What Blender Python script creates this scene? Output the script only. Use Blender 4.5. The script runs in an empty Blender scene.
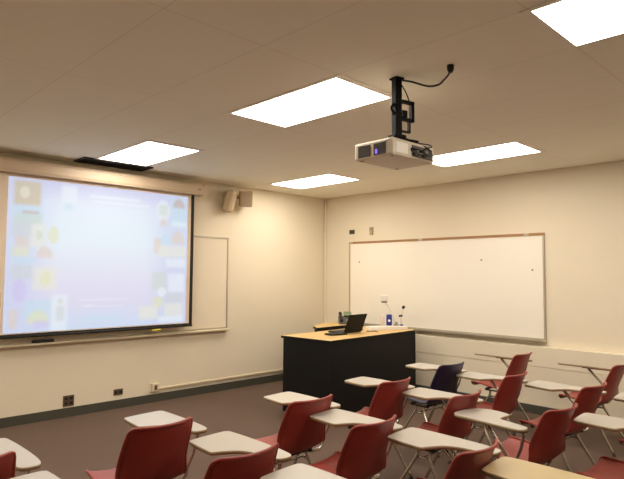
import bpy, bmesh, math
from mathutils import Vector, Matrix

# ------------------------------------------------------------------ camera, world, exposure
S = bpy.context.scene
C = S.collection
cd = bpy.data.cameras.new('camera'); cam = bpy.data.objects.new('camera', cd); C.objects.link(cam)
cd.sensor_width = 36.0; cd.lens = 554.2 / 624 * 36.0; cd.clip_start = 0.05
_r = Vector((0.71428426, -0.69981965, 0.00710295)); _u = Vector((-0.04941125, -0.0403035, 0.99796501))
_f = Vector((0.69810925, 0.71318166, 0.06336712))
M = Matrix((( _r.x, _u.x, -_f.x, -6.5723), (_r.y, _u.y, -_f.y, -6.4057), (_r.z, _u.z, -_f.z, 1.6026), (0, 0, 0, 1)))
cam.matrix_world = M
S.camera = cam
w = bpy.data.worlds.new('world'); S.world = w; w.use_nodes = True
w.node_tree.nodes['Background'].inputs[0].default_value = (0.9, 0.75, 0.6, 1)
w.node_tree.nodes['Background'].inputs[1].default_value = 0.05
S.view_settings.view_transform = 'Standard'; S.view_settings.look = 'None'
S.view_settings.exposure = 1.24; S.view_settings.gamma = 1.0; S.view_settings.use_curve_mapping = False
LAMP = 7.0
LAMP_COL = (1.0, 0.905, 0.78, 1)

# ------------------------------------------------------------------ helpers
def srgb(r, g, b):
    f = lambda c: (c / 255 / 12.92) if c <= 10 else ((c / 255 + 0.055) / 1.055) ** 2.4
    return (f(r), f(g), f(b), 1)

def mat(name, col, rough=0.6, metal=0.0, noise=0.0, nscale=8.0, bump=0.0, bscale=60.0, emit=None, es=0.0, spec=0.5):
    m = bpy.data.materials.new(name); m.use_nodes = True
    nt = m.node_tree; b = nt.nodes['Principled BSDF']
    b.inputs['Base Color'].default_value = col; b.inputs['Roughness'].default_value = rough
    b.inputs['Metallic'].default_value = metal; b.inputs['Specular IOR Level'].default_value = spec
    tc = nt.nodes.new('ShaderNodeTexCoord')
    if noise:
        n = nt.nodes.new('ShaderNodeTexNoise'); n.inputs['Scale'].default_value = nscale; n.inputs['Detail'].default_value = 5
        mx = nt.nodes.new('ShaderNodeMix'); mx.data_type = 'RGBA'
        mx.inputs[6].default_value = tuple(c * (1 - noise) for c in col[:3]) + (1,)
        mx.inputs[7].default_value = tuple(min(1, c * (1 + noise)) for c in col[:3]) + (1,)
        nt.links.new(tc.outputs['Object'], n.inputs['Vector']); nt.links.new(n.outputs['Fac'], mx.inputs[0])
        nt.links.new(mx.outputs[2], b.inputs['Base Color'])
    if bump:
        n2 = nt.nodes.new('ShaderNodeTexNoise'); n2.inputs['Scale'].default_value = bscale
        bp = nt.nodes.new('ShaderNodeBump'); bp.inputs['Strength'].default_value = bump; bp.inputs['Distance'].default_value = 0.002
        nt.links.new(tc.outputs['Object'], n2.inputs['Vector']); nt.links.new(n2.outputs['Fac'], bp.inputs['Height'])
        nt.links.new(bp.outputs['Normal'], b.inputs['Normal'])
    if emit:
        b.inputs['Emission Color'].default_value = emit; b.inputs['Emission Strength'].default_value = es
    return m

def box(bm, x0, x1, y0, y1, z0, z1, mi=0, bev=0.0):
    v = [bm.verts.new((x, y, z)) for z in (z0, z1) for y in (y0, y1) for x in (x0, x1)]
    fs = [(0, 2, 3, 1), (4, 5, 7, 6), (0, 1, 5, 4), (2, 6, 7, 3), (0, 4, 6, 2), (1, 3, 7, 5)]
    out = []
    for f in fs:
        q = bm.faces.new([v[i] for i in f]); q.material_index = mi; out.append(q)
    if bev:
        es = list({e for f in out for e in f.edges})
        r = bmesh.ops.bevel(bm, geom=es, offset=bev, segments=2, affect='EDGES', profile=0.5)
        for f in r['faces']: f.material_index = mi
    return v

def smooth_path(pts, n=8, closed=False):
    P = [Vector(p) for p in pts]; N = len(P); out = []
    rng = N if closed else N - 1
    for i in range(rng):
        if closed: p0, p1, p2, p3 = P[(i - 1) % N], P[i], P[(i + 1) % N], P[(i + 2) % N]
        else: p0, p1, p2, p3 = P[max(i - 1, 0)], P[i], P[i + 1], P[min(i + 2, N - 1)]
        for k in range(n):
            t = k / n
            out.append(0.5 * ((2 * p1) + (-p0 + p2) * t + (2 * p0 - 5 * p1 + 4 * p2 - p3) * t * t + (-p0 + 3 * p1 - 3 * p2 + p3) * t ** 3))
    if not closed: out.append(P[-1])
    return out

def tube(bm, pts, r, seg=10, mi=0, smooth=0, closed=False):
    P = smooth_path(pts, smooth, closed) if smooth else [Vector(p) for p in pts]
    rings = []; N = len(P); up = Vector((0, 0, 1))
    t0 = (P[1] - P[0]).normalized()
    nrm = t0.cross(up)
    if nrm.length < 1e-3: nrm = t0.cross(Vector((1, 0, 0)))
    nrm.normalize()
    for i in range(N):
        if closed: t = (P[(i + 1) % N] - P[i - 1]).normalized()
        else: t = (P[min(i + 1, N - 1)] - P[max(i - 1, 0)]).normalized()
        nrm = (nrm - t * nrm.dot(t)).normalized(); bn = t.cross(nrm)
        rr = r[i] if isinstance(r, (list, tuple)) else r
        rings.append([bm.verts.new(P[i] + (nrm * math.cos(a) + bn * math.sin(a)) * rr) for a in [2 * math.pi * k / seg for k in range(seg)]])
    for i in range(N if closed else N - 1):
        a, b = rings[i], rings[(i + 1) % N]
        for k in range(seg):
            f = bm.faces.new((a[k], a[(k + 1) % seg], b[(k + 1) % seg], b[k])); f.smooth = True; f.material_index = mi
    if not closed:
        f = bm.faces.new(rings[0][::-1]); f.material_index = mi
        f = bm.faces.new(rings[-1]); f.material_index = mi

def lathe(bm, prof, cx=0, cy=0, seg=24, mi=0):
    rings = []
    for r, z in prof:
        rings.append([bm.verts.new((cx + r * math.cos(2 * math.pi * k / seg), cy + r * math.sin(2 * math.pi * k / seg), z)) for k in range(seg)])
    for a, b in zip(rings, rings[1:]):
        for k in range(seg):
            f = bm.faces.new((a[k], a[(k + 1) % seg], b[(k + 1) % seg], b[k])); f.smooth = True; f.material_index = mi
    f = bm.faces.new(rings[0][::-1]); f.material_index = mi
    f = bm.faces.new(rings[-1]); f.material_index = mi

def prism(bm, outline, z0, z1, mi_cap=0, mi_side=0):
    a = [bm.verts.new((p[0], p[1], z0)) for p in outline]; b = [bm.verts.new((p[0], p[1], z1)) for p in outline]
    f = bm.faces.new(a[::-1]); f.material_index = mi_cap
    f = bm.faces.new(b); f.material_index = mi_cap
    n = len(a)
    for i in range(n):
        f = bm.faces.new((a[i], a[(i + 1) % n], b[(i + 1) % n], b[i])); f.material_index = mi_side; f.smooth = n > 12

def obj(name, bm, mats, parent=None, fix=True):
    if fix: bmesh.ops.recalc_face_normals(bm, faces=bm.faces[:])
    me = bpy.data.meshes.new(name); bm.to_mesh(me); bm.free()
    o = bpy.data.objects.new(name, me); C.objects.link(o)
    for m in (mats if isinstance(mats, (list, tuple)) else [mats]): me.materials.append(m)
    if parent: o.parent = parent
    return o

def boxobj(name, dims, m, parent=None, bev=0.0):
    bm = bmesh.new(); box(bm, *dims, bev=bev); return obj(name, bm, m, parent)

def struct(o): o['kind'] = 'structure'; return o

def tag(o, label, cat, group=None):
    o['label'] = label; o['category'] = cat
    if group: o['group'] = group
    return o

def thing(name, label, cat, loc=(0, 0, 0), rz=0.0, group=None):
    o = bpy.data.objects.new(name, None); C.objects.link(o); o.empty_display_size = 0.1
    o.location = loc; o.rotation_euler = (0, 0, rz)
    return tag(o, label, cat, group)

def dup(root, loc, rz, label):
    r = root.copy(); C.objects.link(r); r.location = loc; r.rotation_euler = (0, 0, rz); r['label'] = label
    for ch in root.children:
        c = ch.copy(); C.objects.link(c); c.parent = r
        for g in ch.children:
            d = g.copy(); C.objects.link(d); d.parent = c
    return r

# ------------------------------------------------------------------ materials
H = 2.866
m_wall = mat('wall_paint', srgb(230, 218, 194), 0.75, noise=0.03, nscale=1.5, bump=0.05, bscale=200)
m_wall_r = mat('wall_paint_right', srgb(230, 219, 196), 0.75, noise=0.03, nscale=1.5, bump=0.05, bscale=200)
m_rear = mat('rear_wall_paint', srgb(226, 214, 190), 0.8)
m_floor = mat('floor_carpet', srgb(92, 72, 59), 0.85, noise=0.10, nscale=3.0, bump=0.3, bscale=300)
m_base = mat('rubber_base', srgb(70, 68, 58), 0.6)
m_alu = mat('aluminium', srgb(190, 180, 160), 0.4, metal=0.6)
m_white = mat('whiteboard_enamel', srgb(244, 238, 224), 0.25, noise=0.01, nscale=2)
m_tack = mat('tack_strip', srgb(170, 130, 90), 0.8)
m_black = mat('black_laminate', srgb(6, 5, 5), 0.6, spec=0.3)
m_oak = mat('maple_laminate', srgb(214, 178, 116), 0.45, noise=0.08, nscale=6)
m_blk = mat('black_plastic', srgb(10, 10, 11), 0.45)
m_red = mat('red_polypropylene', srgb(146, 57, 48), 0.42, noise=0.06, nscale=10)
m_navy = mat('navy_polypropylene', srgb(28, 30, 62), 0.42)
m_slate = mat('slate_blue_polypropylene', srgb(52, 62, 82), 0.45)
m_chrome = mat('chrome_tube', srgb(205, 200, 190), 0.22, metal=1.0)
m_top = mat('tablet_laminate', srgb(184, 178, 168), 0.35, noise=0.02, nscale=14)
m_tan = mat('tan_tablet_laminate', srgb(192, 172, 128), 0.35, noise=0.04, nscale=14)
m_edge = mat('tablet_edge_core', srgb(160, 138, 104), 0.6)
m_glide = mat('glide_rubber', srgb(40, 38, 36), 0.7)
m_bracket = mat('seat_bracket', srgb(45, 42, 40), 0.5, metal=0.4)
m_plate = mat('brown_plate', srgb(90, 72, 56), 0.5)
m_beige = mat('beige_plastic', srgb(216, 202, 172), 0.5)
m_case = mat('screen_case_enamel', srgb(206, 184, 156), 0.45)
m_screen = mat('screen_vinyl', srgb(218, 200, 178), 0.8)
m_border = mat('screen_black_border', srgb(20, 19, 18), 0.7)
m_speaker = mat('speaker_shell', srgb(196, 174, 142), 0.6)
m_grille = mat('speaker_grille', srgb(170, 148, 120), 0.8, bump=0.4, bscale=400)
m_proj = mat('projector_shell', srgb(214, 204, 184), 0.45)
m_pgrille = mat('projector_grille', srgb(88, 84, 80), 0.6)
m_led = mat('projector_glow', srgb(70, 60, 200), 0.4, emit=(0.16, 0.10, 1.0, 1), es=0.8)
m_mount = mat('mount_black', srgb(6, 6, 6), 0.7, spec=0.2)
m_lid = mat('laptop_black', srgb(9, 9, 9), 0.6, spec=0.25)
m_blue = mat('blue_label', srgb(22, 34, 130), 0.4)
m_tubwhite = mat('white_plastic', srgb(238, 234, 226), 0.4)
m_grey = mat('grey_plastic', srgb(150, 148, 138), 0.45)
m_phonegreen = mat('phone_display', srgb(120, 132, 100), 0.4)
m_vent = mat('black_vent', srgb(30, 26, 24), 0.7)
m_trof = mat('troffer_frame', srgb(246, 240, 230), 0.5)
m_yellow = mat('yellow_plastic', srgb(222, 206, 84), 0.5)
m_paper = mat('paper', srgb(240, 238, 232), 0.7)

m_lamp = bpy.data.materials.new('troffer_diffuser'); m_lamp.use_nodes = True
_nt = m_lamp.node_tree; _nt.nodes.clear()
_e = _nt.nodes.new('ShaderNodeEmission'); _e.inputs[0].default_value = LAMP_COL; _e.inputs[1].default_value = LAMP
_o = _nt.nodes.new('ShaderNodeOutputMaterial'); _nt.links.new(_e.outputs[0], _o.inputs[0])

# ceiling: two by four foot tiles with faint joints
m_ceil = mat('ceiling_tile', srgb(248, 244, 230), 0.9, bump=0.15, bscale=120)
_nt = m_ceil.node_tree; _b = _nt.nodes['Principled BSDF']
_tc = _nt.nodes.new('ShaderNodeTexCoord'); _mp = _nt.nodes.new('ShaderNodeMapping')
_mp.inputs['Location'].default_value = (4.065 + 6.1, 0.41 + 12.2, 0)
_br = _nt.nodes.new('ShaderNodeTexBrick'); _br.offset = 0; _br.squash = 1
_br.inputs['Color1'].default_value = srgb(248, 244, 230); _br.inputs['Color2'].default_value = srgb(247, 243, 229)
_br.inputs['Mortar'].default_value = srgb(233, 226, 211); _br.inputs['Scale'].default_value = 1
_br.inputs['Mortar Size'].default_value = 0.004; _br.inputs['Mortar Smooth'].default_value = 0.3
_br.inputs['Brick Width'].default_value = 0.61; _br.inputs['Row Height'].default_value = 1.22
_nt.links.new(_tc.outputs['Object'], _mp.inputs[0]); _nt.links.new(_mp.outputs[0], _br.inputs['Vector'])
_nt.links.new(_br.outputs['Color'], _b.inputs['Base Color'])

# ------------------------------------------------------------------ room shell
X0, Y0 = -8.6, -8.4
struct(boxobj('floor', (X0 - .1, .1, Y0 - .1, .1, -0.1, 0), m_floor))
struct(boxobj('ceiling', (X0 - .1, .1, Y0 - .1, .1, H, H + 0.1), m_ceil))
bm = bmesh.new(); box(bm, X0, 0, 0, .1, 0, H); box(bm, -.901, -.896, -.0015, 0, 2.66, H)
struct(obj('wall_front', bm, m_wall))
bm = bmesh.new(); box(bm, 0, .1, Y0, 0.1, 0, H); struct(obj('wall_right', bm, m_wall_r))
struct(boxobj('wall_rear', (X0, 0, Y0 - .1, Y0, 0, H), m_rear))
struct(boxobj('wall_left', (X0 - .1, X0, Y0, .1, 0, H), m_rear))
struct(boxobj('baseboard_front', (X0, 0, -.012, 0, 0, .10), m_base))
struct(boxobj('baseboard_right', (-.10, -.088, Y0, -1.0, 0, .10), m_base))
# proud lower panelling along the right wall
bm = bmesh.new()
box(bm, -.088, 0, Y0, -.012, 0, .535); box(bm, -.080, 0, Y0, -.012, .535, .545); box(bm, -.088, 0, Y0, -.012, .545, .78, bev=.004)
struct(obj('trim_1', bm, m_wall_r))
# vertical cover strip in the corner
struct(boxobj('trim_2', (-.03, 0, -.045, -.01, .78, H), m_wall))

# ------------------------------------------------------------------ ceiling lights
def troffer(x, y, label):           # x,y: lower-left corner of the lens in plan
    t = thing('ceiling_light', label, 'ceiling light', (x + .28, y + .56, H), 0, 'fluorescent troffers in the ceiling')
    bm = bmesh.new()
    a, b, c, d = .305, .61, .28, .56
    for q in ((-a, -c, -b, b), (c, a, -b, b), (-c, c, -b, -d), (-c, c, d, b)):
        box(bm, q[0], q[1], q[2], q[3], -.007, 0.0)
    obj('frame', bm, m_trof, t)
    bm = bmesh.new(); box(bm, -c, c, -d, d, -.006, -.001); obj('diffuser', bm, m_lamp, t)
LB = 'white rectangular fluorescent ceiling light '
for x, y, l in ((-4.04, -1.58, LB + 'beside the black vent above the projection screen'),
                (-4.04, -4.03, LB + 'just left of the projector mount'),
                (-1.61, -1.64, LB + 'nearest the corner of the two walls'),
                (-1.61, -4.06, LB + 'behind the projector, nearest the whiteboard wall'),
                (-4.04, -6.42, LB + 'at the top right edge of the photo'),
                (-1.61, -6.50, LB + 'outside the right edge of the photo'),
                (-6.48, -1.58, LB + 'outside the left edge by the front wall'),
                (-6.48, -4.03, LB + 'above the left side of the room')):
    troffer(x, y, l)

# black linear vent between screen case and light
t = thing('ceiling_vent', 'black slotted ceiling vent above the projection screen', 'vent', (-3.77, -.27, H))
bm = bmesh.new()
for q in ((-.41, .41, .13, .15), (-.41, .41, -.15, -.13), (-.41, -.39, -.13, .13), (.39, .41, -.13, .13)): box(bm, *q, -.016, 0)
obj('frame', bm, m_vent, t)
bm = bmesh.new(); box(bm, -.39, .39, -.13, .13, -.003, 0); obj('backing', bm, m_vent, t)
for k in range(6):
    bm = bmesh.new(); y = -.10 + k * .04
    v = box(bm, -.39, .39, y - .012, y + .012, -.013, -.010)
    bmesh.ops.rotate(bm, verts=v, cent=(0, y, -.0115), matrix=Matrix.Rotation(.25, 3, 'X')); obj('slat', bm, m_vent, t)

# ------------------------------------------------------------------ front wall: board, tray, screen
t = thing('wall_board', 'cream wall-mounted board behind the projection screen with aluminium frame', 'whiteboard', (-3.9, 0, .87))
boxobj('panel', (-2.1, 1.92, -.012, 0, 0, 1.23), m_wall, t)
bm = bmesh.new()
for q in ((-2.12, 1.94, 1.22, 1.245), (-2.12, 1.94, -.02, .0)): box(bm, q[0], q[1], -.02, 0, q[2], q[3])
for q in ((-2.12, -2.10), (1.92, 1.935)): box(bm, q[0], q[1], -.02, 0, 0, 1.22)
obj('frame', bm, m_alu, t)
bm = bmesh.new(); box(bm, -2.12, 1.94, -.075, -.005, -.045, -.02, bev=.006); obj('tray', bm, m_beige, t)
t = tag(boxobj('board_eraser', (-4.52, -4.30, -.072, -.025, .850, .882), m_blk, bev=.006), 'black felt eraser on the board tray under the screen', 'eraser')

t = thing('projection_screen', 'pull-down projection screen with black border showing a pale blue slide', 'projection screen', (-3.79, -.12, 2.64))
bm = bmesh.new()
outl = [(-.075, .0), (-.085, .03), (-.085, .11), (-.07, .14), (.05, .14), (.065, .12), (.065, .0)]
L0, L1 = -1.27, 1.27
a = [bm.verts.new((L0, y, z)) for y, z in outl]; b = [bm.verts.new((L1, y, z)) for y, z in outl]
bm.faces.new(a); bm.faces.new(b[::-1])
for i in range(len(a)): bm.faces.new((a[i], a[(i + 1) % len(a)], b[(i + 1) % len(a)], b[i]))
cs = obj('case', bm, m_case, t)
for sx in (-1, 1):
    boxobj('end_cap', (sx * 1.285 - .017, sx * 1.285 + .017, -.09, .07, -.005, .145), m_case, cs, bev=.005)
    boxobj('bracket', (sx * 1.15 - .03, sx * 1.15 + .03, .05, .117, .02, .16), m_case, cs)
m_logo = mat('case_mark', srgb(110, 92, 78), 0.5)
boxobj('case_mark', (1.19, 1.24, -.0885, -.084, .062, .072), m_logo, cs)
boxobj('screen_surface', (-1.16, 1.18, -.001, .001, -1.685, .01), m_screen, t)
bm = bmesh.new()
box(bm, 1.145, 1.19, -.003, .003, -1.70, .01); box(bm, -1.20, -1.155, -.003, .003, -1.70, .01); box(bm, -1.155, 1.145, -.003, .003, -1.70, -1.675)
obj('black_border', bm, m_border, t)
bm = bmesh.new(); tube(bm, [(-1.20, 0, -1.705), (1.19, 0, -1.705)], .014, 12); bar = obj('bottom_bar', bm, m_border, t)
bm = bmesh.new(); box(bm, .62, .74, -.02, .02, -1.742, -1.722, bev=.004); obj('pull_tab', bm, m_yellow, bar)

# projected slide, a thin layer whose emission stands in for the projector's beam (local x right, z up)
SL = 0.385
GOLD = (206, 186, 140); CRM = (236, 234, 216); PCH = (226, 206, 190); CYN = (196, 226, 240); WHT = (236, 246, 252)
VIO = (208, 198, 240); YEL = (228, 228, 184); GRY = (206, 212, 214); BRN = (200, 170, 160); SAGE = (206, 218, 206)
# PATCHES
PATCH = [(-0.989, -0.723, -0.322, -0.066, GOLD, 'r'),
 (-0.932, -0.834, -0.250, -0.122, CRM, 'o'),
 (-0.990, -0.715, -0.502, -0.333, CYN, 'r'),
 (-0.904, -0.736, -0.415, -0.383, BRN, 'r'),
 (-0.979, -0.703, -0.523, -0.417, SAGE, 'r'),
 (-0.994, -0.799, -0.653, -0.506, GRY, 'r'),
 (-0.960, -0.824, -0.769, -0.653, PCH, 'r'),
 (-0.985, -0.830, -0.864, -0.770, YEL, 'r'),
 (-0.807, -0.665, -0.763, -0.516, CRM, 'r'),
 (-0.757, -0.696, -0.687, -0.580, SAGE, 'o'),
 (-0.635, -0.520, -0.723, -0.527, YEL, 'o'),
 (-0.750, -0.576, -0.878, -0.749, PCH, 'a'),
 (-0.981, -0.757, -0.947, -0.873, CYN, 'r'),
 (-0.986, -0.783, -1.104, -0.958, GRY, 'r'),
 (-0.770, -0.524, -1.222, -0.975, CRM, 'r'),
 (-0.700, -0.587, -1.179, -1.018, YEL, 'o'),
 (-0.979, -0.825, -1.354, -1.094, VIO, 'o'),
 (-0.847, -0.575, -1.518, -1.327, CYN, 'r'),
 (-0.825, -0.593, -1.571, -1.434, YEL, 'a'),
 (-0.742, -0.600, -1.626, -1.552, VIO, 'r'),
 (-0.996, -0.911, -1.619, -1.424, PCH, 'r'),
 (-0.574, -0.404, -1.670, -1.279, WHT, 'r'),
 (-0.521, -0.436, -1.562, -1.399, GRY, 'r'),
 (-0.516, -0.452, -1.377, -1.312, SAGE, 'o'),
 (-0.503, -0.340, -0.259, -0.068, WHT, 'r'),
 (-0.466, -0.379, -0.337, -0.259, CYN, 'r'),
 (0.640, 0.836, -0.376, -0.110, WHT, 'o'),
 (0.682, 0.807, -0.312, -0.173, SAGE, 'r'),
 (0.699, 0.797, -0.438, -0.337, PCH, 'a'),
 (0.851, 1.069, -0.437, -0.062, CYN, 'r'),
 (0.876, 1.052, -0.191, -0.074, BRN, 'a'),
 (0.869, 1.073, -0.436, -0.372, WHT, 'r'),
 (0.625, 0.721, -0.781, -0.594, PCH, 'r'),
 (0.705, 0.860, -0.689, -0.538, CYN, 'o'),
 (0.859, 1.048, -0.656, -0.489, PCH, 'a'),
 (0.682, 1.082, -0.825, -0.685, CRM, 'r'),
 (0.797, 1.071, -0.952, -0.850, WHT, 'r'),
 (0.610, 0.803, -1.241, -1.018, SAGE, 'r'),
 (0.682, 0.806, -1.329, -1.204, WHT, 'o'),
 (0.832, 1.062, -1.270, -1.041, WHT, 'r'),
 (0.794, 1.038, -1.409, -1.282, GRY, 'r'),
 (0.784, 1.041, -1.573, -1.409, CRM, 'r'),
 (0.617, 0.768, -1.464, -1.315, YEL, 'o'),
 (0.449, 0.689, -1.593, -1.435, CRM, 'r'),
 (0.705, 1.044, -1.646, -1.571, WHT, 'r'),
 (-0.278, 0.303, -1.344, -1.331, WHT, 'r'),
 (-0.231, -0.094, -1.417, -1.399, WHT, 'r'),
 (-0.070, 0.255, -1.423, -1.412, WHT, 'r'),
 (-0.237, 0.210, -1.575, -1.529, CYN, 'r'),
 (-0.191, 0.422, -0.173, -0.137, WHT, 'r'),
 (-0.166, 0.557, -0.225, -0.201, WHT, 'r')]
#PATCHDATA
def slide_grid():
    NX, NZ = 150, 116; x0, x1, z0, z1 = -1.045, 1.095, -1.665, -.035
    sm = lambda t: 0 if t <= 0 else 1 if t >= 1 else t * t * (3 - 2 * t)
    lerp = lambda a, b, t: [a[k] + (b[k] - a[k]) * t for k in range(3)]
    stops = [(0, (206, 222, 246)), (.18, (222, 220, 242)), (.38, (228, 228, 246)), (.6, (228, 240, 250)), (.85, (226, 236, 250)), (1, (206, 208, 240))]
    def colour(x, z):
        u = (z - z0) / (z1 - z0); c = stops[-1][1]
        for (a, ca), (b, cb) in zip(stops, stops[1:]):
            if a <= u <= b: c = lerp(ca, cb, (u - a) / (b - a)); break
        c = lerp(c, (204, 212, 242), .75 * sm((abs(x + .02) - .45) / .5))
        for (a, b, d, e, q, kind) in PATCH:
            F = min(.028, (e - d) * .5, (b - a) * .5)
            if x < a - F or x > b + F or z < d - F or z > e + F: continue
            if kind == 'r': m = sm((x - a + F) / (2 * F)) * sm((b - x + F) / (2 * F)) * sm((z - d + F) / (2 * F)) * sm((e - z + F) / (2 * F))
            else:
                cz = (d + e) / 2 if kind == 'o' else d; rz = (e - d) / 2 if kind == 'o' else (e - d)
                r = math.hypot((x - (a + b) / 2) / ((b - a) / 2), (z - cz) / rz); m = sm((1.15 - r) / .35) * (1 if kind == 'o' else sm((z - d + F) / (2 * F)))
            c = lerp(c, q, m * .62)
        if abs(x) > .62:   # faint mottling inside the picture strips
            n = math.sin(x * 61 + 3 * math.sin(z * 23)) * math.sin(z * 47 + 2 * math.sin(x * 31)); c = [k + n * 1.5 for k in c]
        return c
    bm = bmesh.new(); lay = bm.verts.layers.float_color.new('slide'); g = []
    for j in range(NZ + 1):
        row = []
        for i in range(NX + 1):
            x = x0 + (x1 - x0) * i / NX; z = z0 + (z1 - z0) * j / NZ
            v = bm.verts.new((x, -.0022, z)); v[lay] = srgb(*[max(0, min(255, k)) for k in colour(x, z)]); row.append(v)
        g.append(row)
    for j in range(NZ):
        for i in range(NX): bm.faces.new((g[j][i], g[j][i + 1], g[j + 1][i + 1], g[j + 1][i]))
    m = bpy.data.materials.new('slide_image'); m.use_nodes = True; nt = m.node_tree; b = nt.nodes['Principled BSDF']
    at = nt.nodes.new('ShaderNodeAttribute'); at.attribute_name = 'slide'
    nt.links.new(at.outputs['Color'], b.inputs['Emission Color']); b.inputs['Emission Strength'].default_value = SL
    b.inputs['Base Color'].default_value = (.06, .06, .06, 1); b.inputs['Roughness'].default_value = .8
    obj('projected_slide', bm, m, t)
slide_grid()

# wall speaker
t = thing('wall_speaker', 'beige box loudspeaker on a swivel bracket high on the front wall', 'speaker', (-1.88, 0, 2.66))
bm = bmesh.new(); box(bm, -.13, .02, -.02, 0, -.10, .13, bev=.01); tube(bm, [(-.06, -.01, .02), (-.04, -.08, .03), (.04, -.11, .02)], .022, 10); obj('bracket', bm, m_speaker, t)
R = Matrix.Rotation(math.radians(-28), 4, 'Z') @ Matrix.Rotation(math.radians(12), 4, 'X')
bm = bmesh.new(); v = box(bm, -.09, .09, -.08, .07, -.12, .10, bev=.015)
bmesh.ops.transform(bm, matrix=Matrix.Translation((.10, -.16, .02)) @ R, verts=bm.verts[:]); sc = obj('cabinet', bm, m_speaker, t)
bm = bmesh.new(); box(bm, -.08, .08, -.088, -.08, -.11, .09, bev=.003)
bmesh.ops.transform(bm, matrix=Matrix.Translation((.10, -.16, .02)) @ R, verts=bm.verts[:]); obj('grille', bm, m_grille, t)
R = Matrix.Rotation(math.radians(38), 4, 'Z') @ Matrix.Rotation(math.radians(14), 4, 'X')
t = thing('wall_speaker', 'rounded beige loudspeaker beside the screen case, left of the box loudspeaker', 'speaker', (-2.02, 0, 2.66))
bm = bmesh.new(); box(bm, -.10, .09, -.06, .06, -.17, .13, bev=.035)
bmesh.ops.transform(bm, matrix=Matrix.Translation((.0, -.12, -.02)) @ R, verts=bm.verts[:]); obj('cabinet', bm, m_speaker, t)
bm = bmesh.new(); box(bm, -.07, .06, -.067, -.058, -.13, .09, bev=.004)
bmesh.ops.transform(bm, matrix=Matrix.Translation((.0, -.12, -.02)) @ R, verts=bm.verts[:]); obj('grille', bm, m_speaker, t)
bm = bmesh.new(); box(bm, -.05, .05, -.05, 0, -.05, .05, bev=.008); obj('bracket', bm, m_speaker, t)

# sockets and raceway low on the front wall
def plate(x, z, w_, h_, label, holes):
    t = thing('wall_socket', label, 'socket', (x, 0, z))
    boxobj('cover_plate', (-w_ / 2, w_ / 2, -.008, 0, -h_ / 2, h_ / 2), m_plate, t, bev=.002)
    for hx, hz in holes:
        boxobj('outlet', (hx - .017, hx + .017, -.011, -.007, hz - .014, hz + .014), m_blk, t, bev=.002)
plate(-4.10, .175, .12, .12, 'larger square brown socket plate low on the front wall', ((-.028, .026), (.028, .026), (-.028, -.026), (.028, -.026)))
plate(-3.52, .19, .115, .07, 'small brown socket plate low on the front wall, nearer the desk', ((-.028, 0), (.028, 0)))
t = thing('surface_outlet_box', 'beige surface outlet box where the wall raceway ends', 'socket', (-3.05, 0, .185))
boxobj('box', (-.05, .05, -.045, 0, -.05, .05), m_beige, t, bev=.005)
boxobj('outlet', (-.018, .018, -.049, -.044, -.028, .028), m_plate, t, bev=.002)
t = tag(boxobj('cable_raceway', (-3.0, -.06, -.022, 0, .145, .172), m_beige, bev=.004), 'long beige cable raceway running along the front wall above the baseboard', 'raceway')

# ------------------------------------------------------------------ right wall: whiteboard and small plates
t = thing('whiteboard', 'large whiteboard with aluminium frame and brown top strip on the right wall', 'whiteboard', (0, -2.10, .87))
boxobj('writing_surface', (-.014, 0, -1.53, 1.53, 0, 1.22), m_white, t)
bm = bmesh.new(); box(bm, -.022, 0, -1.545, 1.545, 1.22, 1.252); tack = obj('tack_rail', bm, m_tack, t)
for y in (1.5, .2, -1.33):
    boxobj('map_clip', (-.030, -.021, y - .03, y + .03, 1.222, 1.252), m_alu, tack, bev=.002)
bm = bmesh.new(); box(bm, -.024, 0, -1.545, -1.525, 0, 1.22); box(bm, -.024, 0, 1.525, 1.545, 0, 1.22); box(bm, -.024, 0, -1.545, 1.545, -.02, 0); obj('frame', bm, m_alu, t)
bm = bmesh.new(); box(bm, -.085, -.004, -1.545, 1.545, -.035, -.02, bev=.004); box(bm, -.09, -.08, -1.545, 1.545, -.035, -.008, bev=.003); obj('tray', bm, m_alu, t)
for y, z, l in ((-2.83, 1.807, 'small grey magnet in the upper middle of the whiteboard'), (-3.496, 1.678, 'small grey magnet near the right end of the whiteboard'),
             (-.763, 1.805, 'small grey magnet near the left end of the whiteboard')):
    bm = bmesh.new(); lathe(bm, [(.012, 0), (.012, .005), (.008, .008)], seg=16)
    bmesh.ops.rotate(bm, verts=bm.verts[:], cent=(0, 0, 0), matrix=Matrix.Rotation(-math.pi / 2, 3, 'Y'))
    o = obj('magnet', bm, m_grey); o.location = (-.014, y, z); tag(o, l, 'magnet')
t = thing('wall_plate', 'small dark green wall plate above the left end of the whiteboard', 'wall plate', (0, -.60, 2.28))
boxobj('cover_plate', (-.008, 0, -.055, .055, -.035, .035), mat('dark_green_plate', srgb(92, 88, 58), .5), t, bev=.002)
boxobj('button', (-.012, -.007, -.03, .03, -.012, .012), m_blk, t, bev=.002)
t = thing('thermostat', 'narrow upright beige thermostat above the whiteboard', 'thermostat', (0, -1.0, 2.275))
boxobj('housing', (-.03, 0, -.03, .03, -.06, .06), mat('thermostat_beige', srgb(186, 168, 134), .5), t, bev=.004)
boxobj('dial', (-.034, -.029, -.015, .015, .01, .045), m_grey, t, bev=.002)

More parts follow.
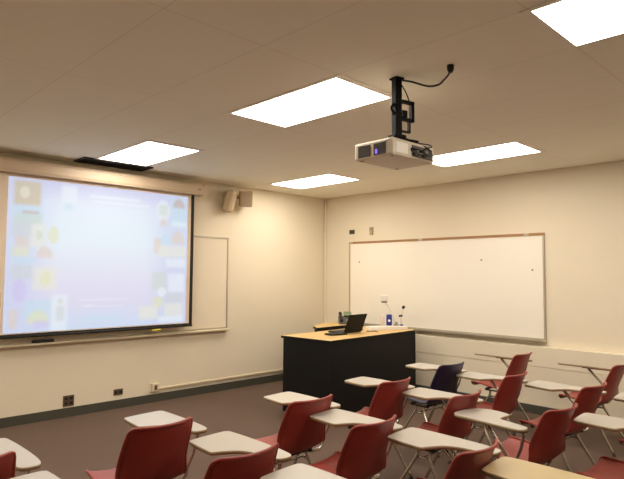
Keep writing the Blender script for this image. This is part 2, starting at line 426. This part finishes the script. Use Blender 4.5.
# ------------------------------------------------------------------ instructor desk
DZ = .88; A = math.radians(3.2)
t = thing('instructor_desk', 'black instructor desk with maple top in front of the whiteboard', 'desk', (-2.14, -2.175, 0), A)
W_, D_ = 1.80, .77
bm = bmesh.new()
out = [(0, 0), (W_ - .12, 0)] + [(W_ - .12 + .12 * math.sin(a), .12 - .12 * math.cos(a)) for a in [math.radians(k * 15) for k in range(1, 6)]] + [(W_, .12), (W_, D_), (0, D_)]
prism(bm, out, DZ - .028, DZ, 0, 1); obj('desktop', bm, [m_oak, m_black], t)
boxobj('front_panel', (.02, W_ - .03, .02, .04, .0, DZ - .028), m_black, t)
boxobj('side_panel', (.02, .04, .04, D_ - .02, .0, DZ - .028), m_black, t)
boxobj('side_panel', (W_ - .05, W_ - .03, .04, D_ - .02, .0, DZ - .028), m_black, t)
for x in (.04, W_ - .50):
    p_ = boxobj('drawer_pedestal', (x, x + .45, .04, D_ - .03, .05, DZ - .028), m_black, t)
    for z in (.08, .34, .60):
        d_ = boxobj('drawer_front', (x + .01, x + .44, D_ - .03, D_ - .012, z, z + .23), m_black, p_, bev=.003)
t2 = thing('side_desk', 'smaller maple-topped black side desk behind the instructor desk', 'desk', (-1.19, -1.02, 0), A)
prism_bm = bmesh.new(); prism(prism_bm, [(0, 0), (1.05, 0), (1.05, .42), (.60, .42), (.17, .23)], DZ - .035, DZ, 0, 1); obj('desktop', prism_bm, [m_oak, m_black], t2)
boxobj('front_panel', (.06, 1.0, .03, .05, 0, DZ - .035), m_black, t2)
boxobj('side_panel', (.08, .10, .05, .12, 0, DZ - .035), m_black, t2)
boxobj('side_panel', (.98, 1.0, .05, .36, 0, DZ - .035), m_black, t2)
boxobj('cross_shelf', (.45, .98, .05, .34, .40, .42), m_black, t2)

def on_desk(x, y): return (x, y, DZ)

# laptop
t = thing('laptop', 'open black laptop on the maple desktop, its screen back to the room', 'laptop', (-1.32, -1.78, DZ), math.radians(4))
b_ = boxobj('base', (-.18, .18, .0, .25, .004, .022), m_blk, t, bev=.004)
boxobj('keyboard', (-.155, .155, .02, .14, .0215, .0245), m_vent, b_)
boxobj('touchpad', (-.05, .05, .16, .235, .0215, .0235), m_pgrille, b_)
bm = bmesh.new(); v = box(bm, -.18, .18, -.012, 0, 0, .235, bev=.003)
bmesh.ops.rotate(bm, verts=bm.verts[:], cent=(0, 0, 0), matrix=Matrix.Rotation(math.radians(22), 3, 'X'))
bmesh.ops.translate(bm, verts=bm.verts[:], vec=(0, .005, .02)); lid = obj('lid', bm, m_lid, t)
bm = bmesh.new(); box(bm, -.165, .165, 0, .0015, .015, .222)
bmesh.ops.rotate(bm, verts=bm.verts[:], cent=(0, 0, 0), matrix=Matrix.Rotation(math.radians(22), 3, 'X'))
bmesh.ops.translate(bm, verts=bm.verts[:], vec=(0, .0052, .02)); obj('display', bm, m_vent, lid)
bm = bmesh.new(); tube(bm, [(-.14, .004, .018), (.14, .004, .018)], .008, 10); obj('hinge', bm, m_blk, t)
# flat black tablet device left of the laptop
t = thing('control_keypad', 'flat black keypad lying at the left of the laptop', 'keypad', (-1.65, -1.80, DZ), math.radians(-10))
k_ = boxobj('body', (-.12, .12, -.07, .07, .002, .022), m_blk, t, bev=.005)
boxobj('key_area', (-.10, .10, -.05, .05, .0215, .024), m_vent, k_)

# telephone
t = thing('desk_telephone', 'black and grey desk telephone with upright handset on the side desk', 'telephone', (-.43, -.86, DZ), math.radians(-40))
bm = bmesh.new()
vs = [(-.10, -.11, 0), (.10, -.11, 0), (.10, .11, 0), (-.10, .11, 0), (-.10, -.11, .025), (.10, -.11, .025), (.10, .11, .11), (-.10, .11, .11)]
vs = [bm.verts.new(v) for v in vs]
for f in ((0, 3, 2, 1), (4, 5, 6, 7), (0, 1, 5, 4), (2, 3, 7, 6), (0, 4, 7, 3), (1, 2, 6, 5)): bm.faces.new([vs[i] for i in f])
obj('body', bm, m_pgrille, t)
bm = bmesh.new(); v = box(bm, -.02, .09, -.04, .0, .0, .065, bev=.004)
bmesh.ops.rotate(bm, verts=bm.verts[:], cent=(0, 0, 0), matrix=Matrix.Rotation(math.radians(-25), 3, 'X'))
bmesh.ops.translate(bm, verts=bm.verts[:], vec=(0, .09, .10)); obj('display', bm, m_phonegreen, t)
bm = bmesh.new(); tube(bm, [(-.075, -.10, .05), (-.075, -.08, .075), (-.075, .0, .105), (-.075, .07, .145), (-.075, .10, .15)], [.024, .026, .016, .026, .024], 12); obj('handset', bm, m_blk, t)
bm = bmesh.new(); box(bm, .0, .085, -.09, .02, .035, .075, bev=.003)
bmesh.ops.translate(bm, verts=bm.verts[:], vec=(0, 0, -.01)); obj('keypad', bm, m_grey, t)

# flat white box carrying the camera, lamp and canister
t = thing('equipment_box', 'flat white box lying on the right end of the maple desktop', 'box', (-.64, -1.775, DZ), math.radians(-24))
b_ = boxobj('body', (-.26, .27, -.10, .10, .0, .034), m_tubwhite, t, bev=.006)
boxobj('lid', (-.262, .272, -.102, .102, .034, .044), m_tubwhite, t, bev=.003)
BZ = DZ + .044
t = thing('document_camera', 'white document camera with slanted arm and square head, standing right of the blue canister', 'document camera', (-.455, -1.80, BZ), 0)
bm = bmesh.new(); lathe(bm, [(.04, 0), (.04, .012), (.022, .02), (.018, .05)], seg=20); obj('base', bm, m_grey, t)
bm = bmesh.new(); tube(bm, [(0, 0, .04), (-.015, .015, .11), (-.075, .075, .26), (-.105, .105, .315)], .010, 10, smooth=4); obj('arm', bm, m_tubwhite, t)
bm = bmesh.new(); box(bm, -.045, .045, -.04, .04, .0, .085, bev=.012); box(bm, -.035, .035, -.03, .03, -.018, .002, mi=1, bev=.004)
bmesh.ops.rotate(bm, verts=bm.verts[:], cent=(0, 0, 0), matrix=Matrix.Rotation(math.radians(-40), 3, 'Z'))
bmesh.ops.translate(bm, verts=bm.verts[:], vec=(-.115, .115, .325)); obj('camera_head', bm, [m_tubwhite, m_pgrille], t)
t = thing('desk_lamp', 'thin upright desk lamp with small black joints in front of the whiteboard', 'lamp', (-.41, -1.855, BZ), 0)
bm = bmesh.new(); lathe(bm, [(.028, 0), (.028, .010), (.012, .018)], seg=20); obj('base', bm, m_blue, t)
bm = bmesh.new(); tube(bm, [(0, 0, .015), (-.005, .005, .08), (.0, .0, .13)], .007, 8); obj('lower_stem', bm, m_beige, t)
bm = bmesh.new(); tube(bm, [(-.025, .025, .128), (.01, -.01, .132)], .013, 10); obj('joint', bm, m_blk, t)
bm = bmesh.new(); tube(bm, [(.0, .0, .13), (.012, -.012, .24)], .006, 8); obj('upper_stem', bm, m_beige, t)
bm = bmesh.new(); lathe(bm, [(.012, 0), (.020, .012), (.020, .034), (.010, .044)], seg=16)
bmesh.ops.rotate(bm, verts=bm.verts[:], cent=(0, 0, .02), matrix=Matrix.Rotation(math.radians(35), 3, 'X'))
bmesh.ops.translate(bm, verts=bm.verts[:], vec=(.018, -.018, .225)); obj('lamp_head', bm, m_blk, t)

t = thing('wipes_canister', 'blue cleaning wipes canister with round white label on the flat white box', 'canister', (-.525, -1.735, BZ), 0)
bm = bmesh.new(); lathe(bm, [(.036, 0), (.039, .004), (.039, .125), (.036, .13)], seg=24); cn = obj('body', bm, m_blue, t)
bm = bmesh.new(); lathe(bm, [(.037, .13), (.037, .142), (.030, .148), (.012, .150)], seg=24); obj('lid', bm, m_blue, t)
bm = bmesh.new(); lathe(bm, [(.017, 0), (.017, .0035)], seg=20)
bmesh.ops.transform(bm, matrix=Matrix.Rotation(math.radians(-142), 4, 'Z') @ Matrix.Translation((.0375, 0, .068)) @ Matrix.Rotation(math.pi / 2, 4, 'Y'), verts=bm.verts[:]); obj('label', bm, m_paper, cn)
t = thing('spray_bottle', 'pale grey bottle standing left of the blue canister', 'bottle', (-.60, -1.68, BZ), 0)
bm = bmesh.new(); lathe(bm, [(.024, 0), (.028, .01), (.028, .10), (.014, .12), (.014, .13)], seg=20); obj('body', bm, m_screen, t)
bm = bmesh.new(); lathe(bm, [(.016, .13), (.016, .148)], seg=16); obj('cap', bm, m_tubwhite, t)
bm = bmesh.new(); tube(bm, [(-1.07, -1.62, DZ + .006), (-1.04, -1.70, DZ + .012), (-1.0, -1.66, DZ + .02), (-.99, -1.57, DZ + .012), (-1.05, -1.55, DZ + .006)], .005, 8, smooth=6)
tube(bm, [(-1.06, -1.78, DZ + .006), (-1.0, -1.83, DZ + .006), (-.99, -1.88, DZ + .006), (-1.04, -1.95, DZ + .006)], .005, 8, smooth=6)
tag(obj('coiled_cable', bm, m_pgrille), 'loose dark cables beside the laptop', 'cable')

# ------------------------------------------------------------------ projector on its ceiling mount
t = thing('projector', 'beige ceiling-hung projector with grey side grilles and blue glow', 'projector', (-3.87, -4.35, 2.345), math.radians(-1))
PW, PD, PH = .44, .32, .112
bm = bmesh.new(); box(bm, 0, PW, 0, PD, 0, PH, bev=.014); sh = obj('shell', bm, m_proj, t)
for y0, y1 in ((.055, .155), (.18, .285)):
    bm = bmesh.new(); box(bm, -.003, .003, y0, y1, .014, .09, bev=.002); g_ = obj('side_grille', bm, m_pgrille, t)
    bm = bmesh.new()
    for k in range(7): box(bm, -.006, -.002, y0 + .004, y1 - .004, .018 + k * .0105, .022 + k * .0105)
    obj('grille_slats', bm, m_grey if 0 else m_pgrille, g_)
bm = bmesh.new(); box(bm, -.0085, -.005, .120, .136, .022, .05, bev=.002); obj('indicator_glow', bm, m_led, t)
bm = bmesh.new(); box(bm, .03, .15, -.003, .003, .02, .088, bev=.002); obj('lamp_door', bm, m_tubwhite, t)
bm = bmesh.new(); box(bm, .19, .415, -.004, .003, .016, .09, bev=.003); cp = obj('connector_panel', bm, m_pgrille, t)
for k, (x, z) in enumerate(((.19, .06), (.235, .06), (.28, .06), (.33, .06), (.21, .033), (.26, .033), (.31, .033))):
    boxobj('connector', (x - .012, x + .012, -.018, -.003, z - .009, z + .009), m_grey if k % 2 else m_blk, cp, bev=.002)
bm = bmesh.new(); lathe(bm, [(.035, 0), (.035, .012), (.028, .014)], seg=24)
bmesh.ops.transform(bm, matrix=Matrix.Translation((.28, PD - .004, .055)) @ Matrix.Rotation(-math.pi / 2, 4, 'X'), verts=bm.verts[:]); obj('lens', bm, m_blk, t)
bm = bmesh.new()
tube(bm, [(.19, -.016, .06), (.20, -.05, .05), (.27, -.06, .03), (.34, -.04, .05), (.35, -.01, .09), (.28, .02, .115), (.18, .03, .13), (.12, .05, .14)], .005, 8, smooth=5)
tube(bm, [(.28, -.016, .06), (.29, -.045, .075), (.34, -.05, .09), (.36, -.01, .115), (.28, .04, .125), (.16, .05, .13)], .004, 8, smooth=5)
tube(bm, [(.24, -.016, .033), (.26, -.05, .02), (.33, -.05, .03), (.39, -.02, .05), (.38, .02, .10), (.30, .05, .118), (.14, .07, .15)], .004, 8, smooth=5)
obj('cables', bm, m_blk, t)
for fx, fy in ((.03, .03), (.03, .28), (.40, .28)):
    bm = bmesh.new(); lathe(bm, [(.012, .0), (.012, -.004)], fx, fy, 12); obj('foot', bm, m_grey, t)

t = thing('projector_mount', 'black ceiling pole and bracket that carries the projector', 'projector mount', (-3.75, -4.29, H), math.radians(-12))
bm = bmesh.new(); box(bm, -.035, .035, -.035, .035, -.012, 0, bev=.003); obj('ceiling_plate', bm, m_mount, t)
bm = bmesh.new(); box(bm, -.026, .026, -.022, .022, -.375, -.012, bev=.004); obj('pole', bm, m_mount, t)
bm = bmesh.new()
box(bm, .026, .14, -.012, .012, -.155, -.135); box(bm, .026, .14, -.012, .012, -.27, -.25); box(bm, .115, .14, -.012, .012, -.27, -.135)
box(bm, .026, .11, -.01, .01, -.345, -.335); box(bm, .095, .11, -.01, .01, -.335, -.265)
obj('side_bracket', bm, m_mount, t)
bm = bmesh.new(); box(bm, .045, .085, -.006, .006, -.245, -.20, bev=.002); obj('power_box', bm, m_mount, t)
bm = bmesh.new(); box(bm, -.07, .16, -.03, .12, -.402, -.392); box(bm, -.045, .045, -.04, .04, -.392, -.372, bev=.004)
for fx, fy in ((-.05, .0), (.14, .0), (.14, .1), (-.05, .1)): lathe(bm, [(.007, -.413), (.007, -.400)], fx, fy, 10)
obj('mount_plate', bm, m_mount, t)
bm = bmesh.new()
tube(bm, [(.02, -.025, -.05), (.06, -.02, -.09), (.09, -.02, -.145)], .004, 6, smooth=4)
obj('cable', bm, m_mount, t)
bm = bmesh.new(); tube(bm, [(-.022, 0, -.17), (-.045, 0, -.20), (-.022, 0, -.24)], .008, 6, smooth=4); obj('clip', bm, m_mount, t)

bm = bmesh.new()
tube(bm, [(-3.75, -4.335, 2.84), (-3.77, -4.42, 2.805), (-3.67, -4.47, 2.79), (-3.645, -4.53, 2.79), (-3.66, -4.58, 2.803), (-3.69, -4.635, 2.82), (-3.70, -4.65, 2.835)], .006, 8, smooth=6)
pc = obj('power_cord', bm, m_blk); tag(pc, 'black power cord looping from the projector mount to the ceiling outlet', 'cord')
bm = bmesh.new(); lathe(bm, [(.012, 2.822), (.020, 2.84), (.022, H)], -3.70, -4.652, 14); obj('plug', bm, m_blk, pc)

# ------------------------------------------------------------------ tablet-arm chairs  (local +y = facing, +x = sitter's right)
PROF = [(.262, .424), (.250, .446), (.215, .455), (.12, .446), (.0, .430), (-.07, .426), (-.118, .435), (-.150, .462), (-.174, .51), (-.208, .60), (-.243, .685), (-.274, .755), (-.285, .778), (-.296, .790), (-.306, .796)]
HW = [.175, .195, .205, .214, .220, .220, .216, .210, .206, .204, .200, .192, .187, .178, .160]
def shell_bm(sgn=1):
    ys = smooth_path([(p[0], p[1], h) for p, h in zip(PROF, HW)], 4)
    bm = bmesh.new(); NV = 14; rows = []
    n = len(ys)
    for i, p in enumerate(ys):
        y, z, h = p; u = i / (n - 1); row = []
        back = min(1, max(0, (z - .45) / .12)); seat = 1 - back
        for k in range(NV + 1):
            v = 2 * k / NV - 1
            dy = back * (.048 * abs(v) ** 2.2); dz = seat * (.018 * abs(v) ** 2.4 - .006 * (1 - v * v))
            if u < .12: dy -= .02 * abs(v) ** 3 * (1 - u / .12)
            row.append(bm.verts.new((v * h, y + dy, z + dz)))
        rows.append(row)
    for a, b in zip(rows, rows[1:]):
        for k in range(NV):
            f = bm.faces.new((a[k], a[k + 1], b[k + 1], b[k])); f.smooth = True
    bmesh.ops.recalc_face_normals(bm, faces=bm.faces[:])
    loop = [v.co.copy() for v in rows[0]] + [r[-1].co.copy() for r in rows[1:]] + [v.co.copy() for v in rows[-1][::-1][1:]] + [r[0].co.copy() for r in rows[::-1][1:-1]]
    geo = bmesh.ops.solidify(bm, geom=bm.faces[:], thickness=.005)
    for f in bm.faces: f.smooth = True
    tube(bm, loop[::2], .0085, 8, closed=True)
    return bm
OUT_R = [(.078, .355), (.095, .366), (.20, .378), (.31, .383), (.335, .375), (.347, .35), (.352, .20), (.348, 0), (.338, -.13), (.322, -.19), (.295, -.205), (.245, -.198), (.228, -.165), (.215, -.08), (.20, -.01), (.16, .055), (.09, .098), (.06, .112), (.052, .135), (.060, .25), (.070, .335)]
OUT_STEP = [(.345, .34), (.352, .20), (.352, -.13), (.338, -.195), (.30, -.21), (.255, -.185), (.23, -.05), (.205, .06), (.10, .075), (.06, .10), (.045, .22), (.07, .33), (.17, .385), (.28, .385)]
def tablet_chair(name, label, m_shell, m_tab, left=False, tilt=0.0):
    t = thing(name, label, 'chair', group='tablet-arm chairs in rows')
    s = -1 if left else 1
    obj('seat_shell', shell_bm(), m_shell, t, fix=False)
    bm = bmesh.new()
    box(bm, -.15, .15, -.085, -.06, .398, .414); box(bm, -.15, .15, .085, .11, .398, .414); box(bm, -.16, -.13, -.085, .11, .39, .40); box(bm, .13, .16, -.085, .11, .39, .40)
    obj('seat_bracket', bm, m_bracket, t)
    for sx in (-1, 1):
        for sy in (-1, 1):
            bm = bmesh.new()
            tube(bm, [(sx * .145, .01 + sy * .045, .392), (sx * .150, .01 + sy * .05, .345), (sx * .165, .01 + sy * .085, .28), (sx * .21, .01 + sy * .245, .012)], .0115, 10, smooth=5)
            lg = obj('leg', bm, m_chrome, t)
            bm = bmesh.new(); lathe(bm, [(.015, .0), (.016, .004), (.014, .022)], sx * .21, .01 + sy * .245, 12); obj('glide', bm, m_glide, lg)
        bm = bmesh.new(); tube(bm, [(sx * .151, -.045, .335), (sx * .151, .065, .335)], .009, 8); obj('side_brace', bm, m_chrome, t)
    bm = bmesh.new(); tube(bm, [(-.15, .01, .335), (.15, .01, .335)], .008, 8); obj('cross_brace', bm, m_chrome, t)
    bm = bmesh.new()
    tube(bm, [(s * .14, -.05, .388), (s * .22, -.07, .388), (s * .262, -.07, .42), (s * .268, -.03, .50), (s * .26, .11, .655), (s * .255, .135, .673)], .0115, 10, smooth=5)
    tube(bm, [(s * .264, -.065, .44), (s * .275, -.13, .56), (s * .28, -.16, .672)], .009, 8, smooth=4)
    obj('tablet_support', bm, m_chrome, t)
    piv = Vector((s * .28, 0, .688))
    o_ = smooth_path([(x * s - piv.x, y * (.86 if left else 1), 0) for x, y in (OUT_STEP if left else OUT_R)], 4, True)
    if left: o_ = o_[::-1]
    bm = bmesh.new(); prism(bm, o_, -.008, .010, 0, 1)
    tb = obj('tablet', bm, [m_tab, m_edge], t); tb.location = piv; tb.rotation_euler = (0, tilt, 0)
    bm = bmesh.new(); box(bm, -.05, .03, .04, .18, -.014, -.007); box(bm, -.012, .012, -.18, .05, -.013, -.007); obj('mounting_plate', bm, m_bracket, tb)
    return t

red = tablet_chair('tablet_chair', '', m_red, m_top)
navy = tablet_chair('tablet_chair', '', m_navy, m_top)
slate = tablet_chair('tablet_chair', '', m_slate, m_tan)
lefty = tablet_chair('tablet_chair', '', m_red, m_top, left=True)
tilted = tablet_chair('tablet_chair', '', m_red, m_top, tilt=math.radians(9))
first = set()
def place(proto, x, y, rz, label):
    if id(proto) in first:
        dup(proto, (x, y, 0), math.radians(rz), label)
    else:
        first.add(id(proto)); proto.location = (x, y, 0); proto.rotation_euler = (0, 0, math.radians(rz)); proto['label'] = label
CH = [
 (red, -5.93, -3.40, 2, 'red tablet-arm chair cut by the left edge, only its back corner and tablet in view'),
 (red, -5.96, -4.07, 0, 'red tablet-arm chair at the bottom left, only a sliver of its tablet in view'),
 (red, -5.01, -3.42, 0, 'red tablet-arm chair standing alone at left, in front of the wall sockets'),
 (red, -4.97, -4.11, 0, 'red tablet-arm chair directly behind the leftmost fully seen one, low at bottom'),
 (red, -5.04, -4.80, 0, 'red tablet-arm chair whose tablet is cut by the bottom edge, beside the centre chairs'),
 (red, -3.99, -3.54, -1, 'red tablet-arm chair in front of the left end of the black desk'),
 (red, -4.12, -4.17, 0, 'red tablet-arm chair at bottom centre, second in the column that starts by the desk'),
 (red, -4.12, -4.795, 0, 'red tablet-arm chair at the bottom, right in front of the tan tablet'),
 (slate, -4.22, -5.43, 0, 'slate blue chair with tan tablet at the bottom right corner'),
 (red, -3.07, -3.52, 0, 'red tablet-arm chair close to the middle of the black desk front'),
 (red, -3.10, -4.145, 0, 'red tablet-arm chair directly behind and left of the navy blue chair'),
 (lefty, -3.00, -4.755, -6, 'red left-handed chair with a stepped pale tablet on its left side'),
 (red, -2.97, -5.38, 0, 'red tablet-arm chair at the right edge behind the left-handed one, back out of view'),
 (navy, -2.04, -3.39, -3, 'navy blue tablet-arm chair by the right end of the desk'),
 (red, -2.12, -4.03, 0, 'red tablet-arm chair directly behind the navy blue one'),
 (red, -2.10, -4.64, -5, 'red tablet-arm chair third in the navy chair\'s column, its strut showing below the tablet'),
 (red, -2.08, -5.34, 0, 'red tablet-arm chair at the right edge, only a tip of its tablet in view'),
 (tilted, -.90, -3.53, 0, 'red chair by the right wall under the whiteboard with tilted edge-on tablet'),
 (tilted, -.88, -4.45, 0, 'red chair by the right wall at the right edge with tilted edge-on tablet'),
]
for a in CH: place(*a)
